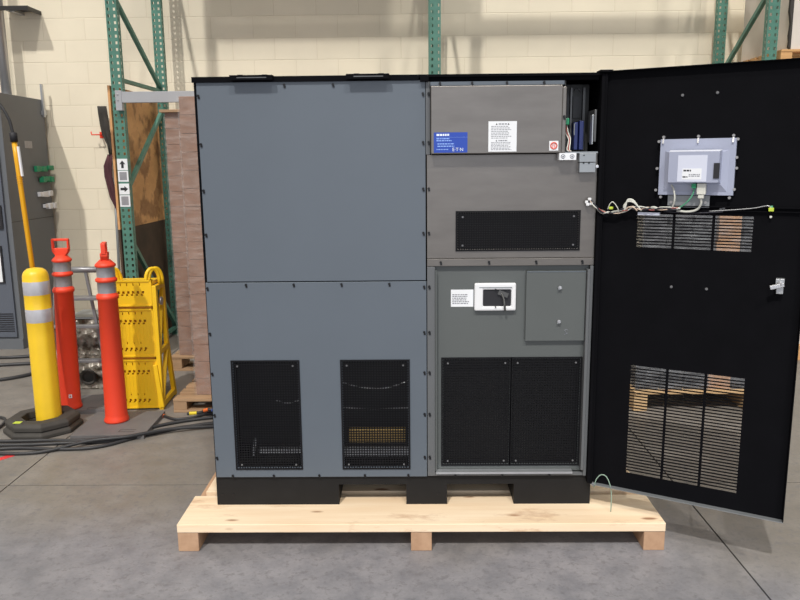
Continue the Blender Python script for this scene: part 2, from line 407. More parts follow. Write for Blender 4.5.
# stickers
def bars(mb, x0, x1, z0, z1, n, y, m, seed=0, h=.45, ragged=.35):
    rnd = random.Random(seed); dz = (z1-z0)/n
    for i in range(n):
        z = z1-(i+.5)*dz; x = x0; end = x1-(x1-x0)*rnd.random()*ragged
        while x < end:
            w = min(rnd.uniform(.004, .012), end-x)
            mb.box(x, x+w, y-.0003, y, z-dz*h/2, z+dz*h/2, m); x += w+.0022
def text(body, size, m, name, parent, x, y, z, rot=(PI/2, 0, 0), ext=.0004):
    cu = bpy.data.curves.new(name, 'FONT'); cu.body = body; cu.size = size; cu.extrude = ext
    tmp = bpy.data.objects.new(name, cu); C.objects.link(tmp)
    dg = bpy.context.evaluated_depsgraph_get(); me = bpy.data.meshes.new_from_object(tmp.evaluated_get(dg))
    bpy.data.objects.remove(tmp); me.materials.clear(); me.materials.append(m)
    o = bpy.data.objects.new(name, me); C.objects.link(o); o.parent = parent; o.location = (x, y, z); o.rotation_euler = rot
    return o
yc = -.0555
m = MB(); m.box(.985, 1.122, yc-.001, yc, 1.691+B, 1.772+B, M['blue']); m.box(.993, 1.122, yc-.0014, yc-.001, 1.752+B, 1.7525+B, M['bluet'])
bars(m, .996, 1.048, 1.757+B, 1.767+B, 1, yc-.001, M['whitet'], 1, .8, 0); bars(m, .996, 1.062, 1.735+B, 1.751+B, 2, yc-.001, M['bluet'], 2, .5, .2)
bars(m, 1.0, 1.07, 1.712+B, 1.731+B, 2, yc-.001, M['bluet'], 3, .45, .1); bars(m, .996, 1.045, 1.700+B, 1.708+B, 1, yc-.001, M['bluet'], 4, .4, .1)
bl = m.build('blue_label', gc); bl['label'] = 'blue sticker with pale printing'
text('E·T·N', .019, M['whitet'], 'logo', gc, 1.060, yc-.0014, 1.697+B)
m = MB(); m.box(1.207, 1.322, yc-.001, yc, 1.693+B, 1.814+B, M['paper'])
def tri(mb, x, z, s_, y, mm): mb.poly([(x-s_, y, z-s_*.8), (x+s_, y, z-s_*.8), (x, y, z+s_)], (0, -.0004, 0), mm)
for x in (1.240, 1.288): tri(m, x, 1.803+B, .004, yc-.001, M['inkd'])
bars(m, 1.248, 1.281, 1.800+B, 1.806+B, 1, yc-.001, M['ink'], 5, .8, 0); bars(m, 1.218, 1.303, 1.744+B, 1.797+B, 8, yc-.001, M['ink'], 6, .42, .25)
tri(m, 1.240, 1.737+B, .0035, yc-.001, M['inkd']); bars(m, 1.248, 1.285, 1.734+B, 1.740+B, 1, yc-.001, M['ink'], 7, .8, 0)
bars(m, 1.218, 1.303, 1.698+B, 1.732+B, 6, yc-.001, M['ink'], 8, .45, .2)
o = m.build('warning_label', gc); o['label'] = 'white printed notice sticker'
m = MB(); m.box(1.455, 1.492, yc-.001, yc, 1.695+B, 1.734+B, M['paper'])
m.tube(arc((1.4735, 1.7145+B), .0125, 0, 360, 20, 'xz', yc-.001)[:-1], .0028, M['red'], 6, True)
bars(m, 1.466, 1.481, 1.706+B, 1.723+B, 4, yc-.001, M['red'], 9, .6, .1)
o = m.build('round_seal_label', gc); o['label'] = 'white square sticker with a red ring'

# open compartment top right
m = MB(); cb(1.524, 1.660, .16, .17, 1.69, 1.975, M['inner'], m); cb(1.524, 1.66, -.03, .16, 1.684, 1.690, M['greybox'], m)
cb(1.523, 1.527, -.0, .16, 1.69, 1.975, M['inner'], m)
for x in (1.537, 1.590): cb(x, x+.036, .150, .16, 1.835, 1.925, M['bolt'], m)
for x in (1.537, 1.590):
    m.tube([(p[0], .152, p[2]) for p in arc((x+.018, 1.945+B), .012, 0, 180, 8)], .0018, M['inner2'], 5)
m.box(1.529, 1.536, .14, .16, 1.70+B, 1.96+B, M['inner2']); m.box(1.577, 1.584, .14, .16, 1.70+B, 1.96+B, M['inner2']); m.box(1.63, 1.64, .14, .16, 1.70+B, 1.96+B, M['inner2'])
m.build('control_compartment', cab)
m = MB(); cb(1.588, 1.604, .10, .15, 1.70, 1.815, M['bluem'], m); cb(1.608, 1.626, .09, .15, 1.70, 1.82, M['bluem'], m); cb(1.585, 1.590, .095, .10, 1.76, 1.81, M['greybox'], m)
m.build('control_module', cab, .002)
m = MB(); cb(1.648, 1.658, -.0, .12, 1.73, 1.86, M['inner2'], m); cb(1.642, 1.648, .01, .05, 1.72, 1.84, M['steel2'], m); m.build('side_plate', cab, .002)
m = MB(); cb(1.529, 1.548, .01, .05, 1.80, 1.828, M['green'], m); m.build('green_connector', cab, .004)
m = MB()
for k in range(3):
    m.tube(spline([(1.536+.003*k, .03, 1.80+B), (1.530+.006*k, .0, 1.77+B), (1.540+.004*k, -.02, 1.74+B), (1.531+.005*k, -.04, 1.70+B), (1.538+.004*k, -.05, 1.692+B)]), .0022, M[('wirew', 'wirer', 'wirew')[k]], 6)
m.build('wire_bundle', cab)
m = MB(); cb(1.497, 1.566, -.058, -.056+.045, 1.657, 1.685, M['paper'], m)
for x in (1.512, 1.549):
    m.tube(arc((x, 1.671+B), .008, 0, 360, 14, 'xz', -.058)[:-1], .0016, M['ink'], 5, True); m.cyl((x, -.0585, 1.671+B), .004, .002, M['ink'], 'y', 8)
o = m.build('terminal_label', cab); o['label'] = 'small white plate with two round marks'
m = MB(); cb(1.582, 1.650, -.045, -.011, 1.648, 1.683, M['greybox'], m); cb(1.584, 1.650, -.042, -.011, 1.606, 1.646, M['greybox'], m)
for x in (1.600, 1.622): m.cyl((x, -.044, 1.645+B), .004, .004, M['bolt'], 'y', 8)
m.cyl((1.6, -.046, 1.675+B), .003, .004, M['bolt'], 'y', 8)
m.cyl((1.657, -.03, 1.63+B), .007, .02, M['screw'], 'y', 10)
m.build('latch_box', cab, .002)

# lower right section
m = MB(); cb(.957, 1.665, -.012, -.002, 1.217, 1.2485, M['steel'], m); r_ = m.build('seam_rail', cab, .0015)
for x in (1.015, 1.22, 1.42, 1.615): put(bolt_mesh, 'bolt', r_, x, -.012, 1.234)
m = MB(); cb(.957, .991, -.012, -.001, .268, 1.215, M['frame'], m); cb(1.650, 1.664, -.016, -.001, .268, 1.215, M['frame'], m)
cb(.991, 1.650, -.012, -.001, .268, .284, M['frame'], m)
cb(.9535, .9715, -.012, -.001, 1.684, 1.976, M['frame'], m)
st = m.build('section_frame', cab, .0015)
for z in (1.13, .93, .75, .56, .36): put(bolt_mesh, 'bolt', st, .966, -.012, z)
for x in (1.08, 1.29, 1.50): put(bolt_mesh, 'bolt', st, x, -.012, .276)
m = MB().plate((.991, 1.650), (.284+B, 1.215+B), [(1.027, 1.319, .318+B, .802+B), (1.331, 1.626, .318+B, .802+B)], .008, .014, M['panel2'])
m.build('recessed_panel', cab)
m = MB(); cb(.995, 1.600, -.030, .004, .284, .294, M['steel2'], m); cb(.992, .998, -.018, .008, .294, 1.20, M['panel2'], m); m.build('bottom_ledge', cab)  # ledge coloured lighter to carry the light from above
m = MB(); cb(1.636, 1.649, -.03, .008, .30, 1.20, M['frame'], m); m.build('side_lip', cab, .002)
screen(1.025, 1.320, .316, .804, .0065, 'vent_screen'); screen(1.330, 1.628, .316, .804, .0065, 'vent_screen')
m = MB(); cb(1.0, 1.64, .06, .07, .29, .83, M['inner'], m); m.build('filter_backing', cab)
# window bezel
m = MB().plate((1.160, 1.338), (1.022+B, 1.142+B), [(1.197, 1.317, 1.041+B, 1.114+B)], -.014, .007, M['white'])
bz = m.build('window_bezel', cab, .006)
m = MB(); cb(1.1975, 1.3165, -.006, .004, 1.0415, 1.1135, M['inkd'], m)
m.cyl((1.25, -.016, 1.116+B), .003, .006, M['bolt'], 'y', 8); m.cyl((1.25, -.016, 1.039+B), .003, .006, M['bolt'], 'y', 8)
m.box(1.18, 1.32, -.0152, -.014, 1.122+B, 1.126+B, M['greybox'])
m.bar((1.262, -.014, 1.104+B), (1.303, -.016, 1.088+B), .003, .02, M['inner2'])
m.tube(spline([(1.275, -.012, 1.10+B), (1.284, -.022, 1.075+B), (1.287, -.03, 1.05+B), (1.290, -.024, 1.026+B)]), .005, M['inner2'], 7)
m.build('switch_recess', bz)
m = MB(); m.box(1.060, 1.157, .0065, .008, 1.037+B, 1.112+B, M['paper']); bars(m, 1.066, 1.140, 1.048+B, 1.094+B, 6, .0063, M['ink'], 12, .55, .2)
o = m.build('data_label', cab); o['label'] = 'white printed data plate'
m = MB(); cb(1.381, 1.634, -.012, .006, .888, 1.193, M['panel2'], m)
m.box(1.383, 1.632, -.013, -.012, 1.188+B, 1.192+B, M['panel'])
cv = m.build('access_cover', cab, .002); cv['label'] = 'plain grey square cover with two screws'
for z in (1.122, .974):
    m = MB(); m.cyl((1.523, -.018, z+B), .0075, .012, M['screw'], 'y', 12); m.cyl((1.523, -.026, z+B), .004, .008, M['screw'], 'y', 8); m.bar((1.516, -.024, z-.008+B), (1.53, -.024, z+.004+B), .003, .004, M['greybox']); m.build('thumb_screw', cv)
m = MB(); m.tube(arc((1.556, .93+B), .008, 20, 160, 8, 'xz', -.0125), .0012, M['ink'], 5); m.bar((1.549, -.0125, .915+B), (1.564, -.0125, .922+B), .002, .0015, M['ink']); m.bar((1.551, -.0125, .934+B), (1.559, -.0125, .918+B), .002, .0015, M['ink']); m.build('scratch_mark', cv)

# hinge post
m = MB(); cb(1.666, 1.690, -.032, -.002, .240, 1.998, M['black'], m); m.build('hinge_post', cab, .002)
m = MB(); cb(1.655, 1.706, -.045, .02, 2.0045, 2.012, M['black'], m); m.build('hinge_cap', cab)

# ------------------------------------------------------------------ door (hinged part, frame at hinge, rotated)
A = .505
door_w, dz0, dz1 = .768, .235, 2.008
UG = (.145, .578, 1.301, 1.437); LG = (.147, .590, .312, .797)
m = MB().plate((0, door_w), (dz0+B, dz1+B), [(UG[0], UG[1], UG[2]+B, UG[3]+B), (LG[0], LG[1], LG[2]+B, LG[3]+B)], 0, .004, M['black'])
m.box(0, door_w, -.026, 0, dz0+B, dz0+B+.003, M['greybox']); m.box(0, door_w, -.026, 0, dz1+B-.003, dz1+B, M['black'])  # bottom flange of the black door coloured grey for the light it catches
m.box(door_w-.003, door_w, -.026, 0, dz0+B+.003, dz1+B-.003, M['black']); m.box(0, .003, -.026, 0, dz0+B+.003, dz1+B-.003, M['black'])
door = m.build('door', cab, 0, (1.692, -.012, 0), -A); door['label'] = 'tall black door swung open'
def grille(g, pitch, th, vx, name):
    m = MB(); n = int((g[3]-g[2])/pitch)
    for i in range(1, n):
        z = g[2]+i*(g[3]-g[2])/n+B; m.box(g[0], g[1], .0005, .0035, z-th/2, z+th/2, M['black'])
    for x in vx: m.box(x-.005, x+.005, -.002, .004, g[2]+B, g[3]+B, M['black'])
    m.build(name, door)
grille(UG, .0122, .0052, (.289, .437), 'grille'); grille(LG, .0133, .0050, (.296, .446), 'grille')
m = MB()
for z in (1.455, 1.470): m.box(.15, .75, -.012, -.001, z+B, z+.004+B, M['black'])
m.build('wire_rail', door)
# display housing on the door
x0, x1, z0, z1 = .226, .502, 1.517+B, 1.733+B
dm = MB(); dm.box(x0, x1, -.022, -.002, z0, z1, M['disp'])
def frustum(mb, a, b, mm, mt):
    (ax0, ax1, az0, az1, ay), (bx0, bx1, bz0, bz1, by) = a, b
    P = [(ax0, ay, az0), (ax1, ay, az0), (ax1, ay, az1), (ax0, ay, az1)]; Q = [(bx0, by, bz0), (bx1, by, bz0), (bx1, by, bz1), (bx0, by, bz1)]
    p = [mb.bm.verts.new(v) for v in P]; q = [mb.bm.verts.new(v) for v in Q]
    fs = [mb.bm.faces.new((p[i], p[(i+1) % 4], q[(i+1) % 4], q[i])) for i in range(4)]+[mb.bm.faces.new(q)]
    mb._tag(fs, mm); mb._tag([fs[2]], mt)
frustum(dm, (.245, .480, z0+.012, z1-.045, -.022), (.265, .458, z0+.040, z1-.052, -.034), M['disp'], M['disp'])
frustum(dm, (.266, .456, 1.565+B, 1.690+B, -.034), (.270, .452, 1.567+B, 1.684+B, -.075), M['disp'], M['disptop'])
disp = dm.build('display_housing', door); disp['label'] = 'pale grey back of a control display'
for x, z in ((.236, 1.742), (.365, 1.742), (.490, 1.742), (.506, 1.728), (.506, 1.66), (.508, 1.62), (.505, 1.54), (.236, 1.508), (.490, 1.508), (.219, 1.725), (.217, 1.62), (.216, 1.535)):
    m = MB(); m.cyl((x, -.016, z+B), .0055, .016, M['screw'], 'y', 8)
    if z > 1.735: m.bar((x, -.02, 1.738+B), (x, -.028, 1.716+B), .006, .004, M['screw'])
    m.build('housing_clip', door)
m = MB(); m.box(.304, .410, -.0762, -.075, 1.570+B, 1.670+B, M['displ']); m.box(.322, .392, -.0768, -.0762, 1.578+B, 1.620+B, M['paper'])
bars(m, .326, .354, 1.608+B, 1.616+B, 1, -.0768, M['inkd'], 21, .8, .1); bars(m, .346, .386, 1.588+B, 1.600+B, 2, -.0768, M['ink'], 22, .6, .0); bars(m, .324, .342, 1.585+B, 1.591+B, 1, -.0768, M['inkd'], 23, .8, .0)
m.build('housing_label', door)
m = MB(); m.box(.434, .4535, -.0785, -.06, 1.582+B, 1.640+B, M['inkd']); m.build('card_slot', door)
m = MB(); m.box(.356, .372, -.06, -.03, 1.545+B, 1.562+B, M['green']); m.build('green_terminal', door)
m = MB(); m.box(.375, .408, -.058, -.03, 1.520+B, 1.563+B, M['wirew']); m.box(.380, .402, -.055, -.035, 1.505+B, 1.520+B, M['wirew']); m.build('serial_plug', door, .003)
m = MB(); m.box(.262, .418, -.010, -.001, 1.468+B, 1.514+B, M['greybox'])
for x in (.276, .403): m.cyl((x, -.012, 1.488+B), .006, .006, M['screw'], 'y', 10)
m.build('mounting_bracket', door)
def wire(name, parent, pts, r, mm, b=0):
    return MB().tube(spline([(x, y, z+B) for x, y, z in pts]), r, mm, 7).build(name, parent)
wire('signal_cable', door, [(.391, -.045, 1.505), (.392, -.04, 1.485), (.378, -.03, 1.462), (.345, -.025, 1.452), (.30, -.02, 1.455)], .0045, M['wirew'])
wire('signal_cable', door, [(.365, -.045, 1.545), (.360, -.045, 1.52), (.340, -.04, 1.49), (.30, -.02, 1.458)], .0032, M['wiregn'])
wire('signal_cable', door, [(.276, -.03, 1.558), (.290, -.045, 1.535), (.294, -.045, 1.50), (.285, -.03, 1.468), (.275, -.02, 1.458)], .0036, M['wirew'])
rnd = random.Random(3)
for k, (mm, r) in enumerate((('wirew', .0028), ('wirer', .0022), ('wireb', .004), ('wirew', .0024), ('peach', .0022), ('wireb', .0035), ('wirew', .002))):
    pts = []
    for i in range(15):
        u = i/14; x = -.045+u*.36; z = 1.462-.022*math.sin(min(1, u*2.2)*PI)+(.035*max(0, 1-u*7))+rnd.uniform(-.007, .007)
        pts.append((x, -.028+.006*math.sin(i*1.7+k)+(-.02 if u < .1 else 0), z))
    wire('harness_wire', door, pts, r, M[mm])
for k in range(3):
    wire('looped_wire', door, [(.100, -.03, 1.447), (.096+.004*k, -.035, 1.470), (.112, -.038, 1.488+.004*k), (.133, -.038, 1.486+.004*k), (.152, -.035, 1.47), (.166, -.03, 1.452)], .0032, M['wirew'])
wire('looped_wire', door, [(.104, -.035, 1.455), (.118, -.04, 1.466), (.138, -.04, 1.464), (.150, -.035, 1.452)], .003, M['peach'])
wire('thin_wire', door, [(.03, -.03, 1.455), (.040, -.035, 1.478), (.052, -.035, 1.485), (.068, -.03, 1.465), (.075, -.03, 1.45)], .002, M['wirew'])
m = MB(); m.box(.036, .052, -.04, -.025, 1.455+B, 1.466+B, M['limy']); m.build('lime_plug', door, .003)
for dx, dz in ((-.048, 1.490), (-.060, 1.478), (-.040, 1.472), (-.055, 1.468)):
    MB().box(dx, dx+.014, -.055, -.045, dz+B, dz+.012+B, M['white']).build('white_plug', door, .003)
m = MB(); m.box(.15, .235, -.02, -.004, 1.434+B, 1.445+B, M['displ']); m.build('cable_tray', door)
wire('thin_wire', door, [(.42, -.02, 1.455), (.50, -.02, 1.462), (.575, -.02, 1.470), (.622, -.02, 1.480), (.636, -.02, 1.474)], .0018, M['conduit'])
wire('thin_wire', door, [(.25, -.018, 1.450), (.36, -.018, 1.447), (.45, -.018, 1.452), (.47, -.018, 1.455)], .003, M['wireb'])
m = MB(); m.box(.628, .646, -.024, -.004, 1.459+B, 1.473+B, M['limy']); m.box(.632, .642, -.02, -.004, 1.472+B, 1.48+B, M['wiregn']); m.cyl((.637, -.01, 1.438+B), .005, .012, M['wirew'], 'y', 8); m.build('lime_plug', door, .002)
m = MB(); m.box(.672, .702, -.03, -.001, 1.178+B, 1.208+B, M['steel2']); m.bar((.702, -.036, 1.188+B), (.655, -.046, 1.174+B), .010, .016, M['screw']); m.box(.676, .700, -.028, -.001, 1.150+B, 1.176+B, M['steel2'])
m.cyl((.688, -.036, 1.190+B), .009, .016, M['screw'], 'y', 12); m.build('latch', door, .002)['label'] = 'chrome door latch'
for x, z in ((.295, 1.90), (.421, 1.903), (.293, 1.145), (.427, 1.146), (.46, 1.462), (.47, 1.466)): put(dull_mesh, 'screw', door, x, 0, z)
# earth strap
wire('earth_strap', cab, [(1.697, -.035, .222), (1.705, -.04, .262), (1.725, -.045, .285), (1.748, -.055, .275), (1.764, -.07, .22), (1.762, -.085, .1295)], .0022, M['palegn'])
m = MB(); m.cyl((1.695, -.02, .232+B), .008, .02, M['screw'], 'y', 10); m.build('earth_stud', cab)

# ------------------------------------------------------------------ pallet rack
rack = thing('pallet_rack', 'green perforated steel pallet racking along the cream block wall', 'pallet rack', (0, 3.0, 0))
PWID, PDEP, HT = .088, .06, 5.2
def post_mesh():
    m = MB(); holes = []
    n = int((HT-.2)/.0508)
    for i in range(n):
        z = .12+i*.0508
        for xc in (-.024, .024): holes.append((xc-.0085, xc+.0085, z-.011, z+.011))
    m.plate((-PWID/2, PWID/2), (0, HT), holes, 0, .003, M['rack'])
    sh = [(.019, .033, .12+i*.0508-.011, .12+i*.0508+.011) for i in range(n)]
    for xx in (PWID/2-.003, -PWID/2):
        T = Matrix(((0, 1, 0, xx), (1, 0, 0, 0), (0, 0, 1, 0), (0, 0, 0, 1)))
        m.plate((.003, PDEP), (0, HT), sh, 0, .003, M['rack'], T)
    m.box(-.046, .055, -.02, PDEP+.02, 0, .006, M['rack'])
    return m
pm0 = post_mesh().build('post'); post_data = pm0.data; bpy.data.objects.remove(pm0)
FX = (-1.455, 1.095, 3.735, 6.30)
for x in FX:
    fr = bpy.data.objects.new('upright_frame', None); C.objects.link(fr); fr.parent = rack; fr.location = (x, 0, 0); fr.empty_display_size = .1
    for y in (0, 1.05):
        o = bpy.data.objects.new('post', post_data); C.objects.link(o); o.parent = fr; o.location = (.0 if y == 0 else .018, y, 0)
    zz = [(.10, 1.04), (2.14, 1.45)]
    for (ya, za, yb, zb) in ((.062, 1.04, 1.048, .11), (.062, 1.45, 1.048, 2.14), (.062, 2.98, 1.048, 2.37), (.062, 3.15, 1.048, 3.9), (.062, 4.9, 1.048, 4.1)):
        MB().bar((.0, ya, za), (.008, yb, zb), .030, .036, M['rack']).build('brace', fr)
    for za in (2.335, .07, 4.95): MB().bar((0, .062, za), (.008, 1.048, za), .03, .03, M['rack']).build('brace', fr)
def beam(xa, xb, y, z0, h, mm, lab=None):
    m = MB(); m.box(xa, xb, y-.045, y-.004, z0, z0+h, mm)
    for x in (xa, xb-.05): m.box(x, x+.05, y-.049, y-.001, z0-.06, z0+h+.01, mm)
    for x in (xa+.02, xb-.03):
        for dz in (.02, h-.02): m.cyl((x, y-.052, z0+dz), .006, .008, M['screw'], 'y', 8)
    o = m.build('beam', rack, .003)
    if lab: o['label'] = lab
beam(-1.455, 1.14, 0, 2.145, .085, M['beam'], 'light grey beam'); 
beam(3.70, 6.34, 0, 2.285, .10, M['beam'])
m = MB(); m.box(3.74, 6.3, 1.11, 1.15, 2.285, 2.385, M['beam']); m.build('beam', rack, .003)
for a, b in ((FX[0], FX[1]), (FX[1], FX[2]), (FX[2], FX[3])): beam(a-.045, b+.045, 0, 4.56, .14, M['beam'])
m = MB()
for k in range(7): m.box(-1.42, 1.06, .0+k*.155, .145+k*.155, 4.702, 4.722, M['osb'])
m.build('shade_deck', rack)  # unseen deck above the view, added to shade the upper wall
# signs on the left upright
sg = MB(); X0, X1 = -1.497, -1.413
SY = -.0035
for z0, z1, k in ((1.615, 1.706, 'up'), (1.522, 1.610, 'g'), (1.418, 1.506, 'right'), (1.318, 1.412, 'g')):
    m = MB(); m.box(X0, X1, SY, SY+.003, z0, z1, M['paper'])
    cx, cz = (X0+X1)/2, (z0+z1)/2
    if k == 'g': m.box(X0+.012, X1-.012, SY-.0006, SY, z0+.012, z1-.010, M['refl'])
    else:
        ar = [(-.010, -.030), (.010, -.030), (.010, .002), (.024, .002), (0, .032), (-.024, .002), (-.010, .002)]
        if k == 'right': ar = [(b, -a) for a, b in ar]
        m.poly([(cx+a, SY, cz+b) for a, b in ar], (0, -.0008, 0), M['inkd'])
    o = m.build('location_sign', rack); o['label'] = {'up': 'white sign with a black up arrow', 'right': 'white sign with a black right arrow', 'g': 'small plain grey label with white edges'}[k]

# OSB sheet against the frame
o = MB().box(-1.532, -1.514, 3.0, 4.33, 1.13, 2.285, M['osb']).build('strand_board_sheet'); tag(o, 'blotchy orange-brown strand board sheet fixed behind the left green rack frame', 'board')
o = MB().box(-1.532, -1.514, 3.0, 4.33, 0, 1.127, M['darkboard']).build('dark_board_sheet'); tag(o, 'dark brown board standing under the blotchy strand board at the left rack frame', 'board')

# ------------------------------------------------------------------ wrapped loads on pallets
def pallet(name, label, x0, x1, y0, y1, mm, h=.12, z=0, group=None, n=7, mid=True):
    t = thing(name, label, 'pallet', (x0, y0, z), 0, group)
    w, d = x1-x0, y1-y0; th = .018; bw = .1
    for i in range(n):
        a = i*(d-bw)/(n-1); MB().box(0, w, a, a+bw, h-th, h, mm).build('deck_board', t, .002)
    for x in (0, w/2-.045, w-.09):
        if x == w/2-.045 and not mid: continue
        MB().box(x, x+.09, .004, d-.004, th if mid else 0, h-th-.0005, mm).build('runner', t, .002)
    for a in (0, d/2-.05, d-bw) if mid else (d-bw,): MB().box(0, w, a, a+bw, 0, th-.0005, mm).build('bottom_board', t, .002)
    return t
def load(name, label, x0, x1, y0, y1, z0, z1, n, mm, film, seed=1, wob=.006, mats=None, cat='wrapped load'):
    t = thing(name, label, cat, (x0, y0, z0)); rnd = random.Random(seed); dz = (z1-z0)/n
    for i in range(n):
        a, b = rnd.uniform(0, wob), rnd.uniform(0, wob)
        m = MB(); cols = mats or [mm]; nn = len(cols)
        for c, mc in enumerate(cols):
            w = (x1-x0)/nn; m.box(a+.004+c*w, c*w+w-.005+a*.3, b+.004, y1-y0-.01, i*dz+.0008, (i+1)*dz-.0012, mc)
        m.build('carton_layer', t, .002)
    m = MB(); m.plate((-.003, x1-x0+.003), (.002, z1-z0), [], -.003, -.002, film)
    T = Matrix(((0, 1, 0, -.003), (1, 0, 0, 0), (0, 0, 1, 0), (0, 0, 0, 1)))
    m.plate((-.002, y1-y0), (.002, z1-z0), [], 0, .001, film, T)
    m.build('stretch_wrap', t)
    return t
pallet('wooden_pallet', 'pine pallet under the nearer brown cartons, left of the grey cabinet', -.725, .40, 1.66, 2.66, M['oldpine'], .095)
load('wrapped_carton_stack', 'tall stretch-wrapped stack of brown cartons just left of the grey cabinet', -.597, .39, 1.75, 2.60, .096, 2.085, 17, M['carton'], M['film'], 2, .003)
pallet('wooden_pallet', 'pine pallet under the farther brown cartons behind the yellow barrier', -1.07, -.02, 2.70, 2.93, M['oldpine'], n=2)
load('wrapped_carton_stack', 'farther stretch-wrapped stack of brown cartons beside the perforated green rack post', -1.01, -.06, 2.74, 2.92, .121, 2.05, 16, M['carton'], M['film'], 3, .003)
o = MB().box(-1.035, -.05, 2.71, 2.925, 2.0505, 2.072, M['oldpine']).build('pine_plank', None, .002); tag(o, 'pine plank lying on top of the farther carton stack', 'plank')
# behind the open door
pallet('wooden_pallet', 'orange pine pallet seen through the lower grille of the black door', 2.375, 3.20, 1.64, 2.6, M['honeypine2'], .135, mid=False)
load('wrapped_goods', 'grey cloudy stretch-wrapped goods seen through the grilles of the black door', 2.39, 3.19, 1.68, 2.55, .136, 1.62, 6, None, M['film2'], 5, .01, [M['cartong'], M['cartong'], M['cartong'], M['carton2'], M['cartong']])
pallet('wooden_pallet', 'wooden pallet past the right edge of the black door, on the floor', 4.07, 5.2, 2.92, 3.9, M['honeypine'], .125)
o = MB().box(4.10, 5.15, 2.96, 3.85, .126, .62, M['cartonw']).build('white_carton', None, .006); tag(o, 'pale carton on the floor pallet past the right edge of the black door', 'carton')
# upper right shelf
pallet('wooden_pallet', 'pine pallet up on the rack shelf at top right', 3.80, 4.9, 2.97, 3.97, M['honeypine'], .11, 2.386)
t = thing('torn_white_carton', 'large pale carton with a torn dark edge on the top right shelf', 'carton', (3.885, 3.0, 2.497))
m = MB(); m.box(0, .95, 0, .9, 0, .95, M['cartonw']); m.build('box_body', t, .006)
m = MB(); pts = [(-.001, -.001, .0)]
rnd = random.Random(4)
pr = [(.0, 0.0)]+[(-.012-rnd.random()*.018, .02+i*.045) for i in range(20)]+[(.0, .93)]
m.poly([(a, .0, b) for a, b in pr], (0, .03, 0), M['cloth']); m.build('torn_edge', t)

# ------------------------------------------------------------------ yellow stacked barrier
t = thing('folding_barrier', 'folded yellow plastic barrier with punched holes and two hoop handles, beside an orange post', 'barrier', (-1.138, 1.72, 0), .06)
def ypanel(z0, z1, x0, x1):
    m = MB(); holes = []
    hz = z1-.085
    for i in range(7):
        a = x0+.035+i*.032; holes.append((a, a+.016, hz-.008, hz+.010)); holes.append((a-.008, a+.006, hz-.022, hz-.010))
    for i in range(5):
        a = x0+.045+i*.042; holes.append((a, a+.006, z1-.040, z1-.022))
    if z1-z0 > .32:
        for i in range(7):
            a = x0+.03+i*.032; holes.append((a, a+.014, z0+.05, z0+.066)); holes.append((a-.006, a+.006, z0+.04, z0+.05))
        for i in range(4):
            a = x0+.06+i*.045; holes.append((a, a+.005, z0+.09, z0+.105))
    m.plate((x0, x1), (z0, z1), holes, 0, .012, M['yellow'])
    m.plate((x0+.01, x1-.01), (z0+.01, z1-.01), [], .02, .025, M['yellowd'])
    for i in range(11):
        a = x0+.03+i*(x1-x0-.06)/10; m.box(a-.003, a+.003, -.0016, 0, z0+.11, z1-.11, M['yellow']) if z1-z0 > .25 else None
    m.box(x0, x1, -.006, .03, z1-.012, z1, M['yellow']); m.box(x0, x1, -.006, .03, z0, z0+.010, M['yellow'])
    m.box(x1-.012, x1, -.006, .03, z0, z1, M['yellow']); m.box(x0, x0+.012, -.006, .03, z0, z1, M['yellow'])
    return m
for z0, z1 in ((0.01, .355), (.372, .705), (.722, .90)): ypanel(z0, z1, 0, .295).build('panel', t, .002)
m = MB(); m.box(.01, .285, .005, .03, .356, .371, M['yellowd']); m.box(.01, .285, .005, .03, .706, .721, M['yellowd']); m.build('panel_joint', t)
# side A-frames
for xx in (.296, .013):
    m = MB()
    def leg(pts, w=.03): 
        for a, b in zip(pts[:-1], pts[1:]): m.bar((xx+.014, a[0], a[1]), (xx+.014, b[0], b[1]), .028, w, M['yellow'], (0, 1, 0) if abs(a[1]-b[1]) > abs(a[0]-b[0]) else (0, 0, 1))
    leg([(.005, .0), (.015, .86)], .045); leg([(.34, .0), (.22, .42), (.20, .84)], .045)
    leg([(.02, .03), (.33, .03)], .04); leg([(.02, .40), (.22, .40)], .035); leg([(.02, .84), (.20, .84)], .035)
    leg([(.03, .06), (.20, .39)], .02); leg([(.03, .42), (.19, .82)], .02)
    if xx > 0: m.bar((xx+.02, -.01, .02), (xx+.02-.03, -.01, .32), .035, .03, M['yellow'])
    m.build('side_frame', t, .003)
    m = MB(); hx = .255 if xx > .1 else -.02; k_ = 12
    for off in (0, .016):
        m.tube([(hx+.035-.036*math.cos(a)+off, .05+off-.035*math.cos(a), .855+.115*math.sin(a)**.7) for a in [PI*k/k_ for k in range(k_+1)]], .0125, M['yellow'], 10)
    m.build('hoop_handle', t)
MB().box(.0, .295, .03, .20, .86, .885, M['yellow']).build('top_cap', t, .004)
m = MB(); m.cyl((.325, .10, .74), .028, .012, M['conduit'], 'x', 16); m.build('pivot_disc', t)

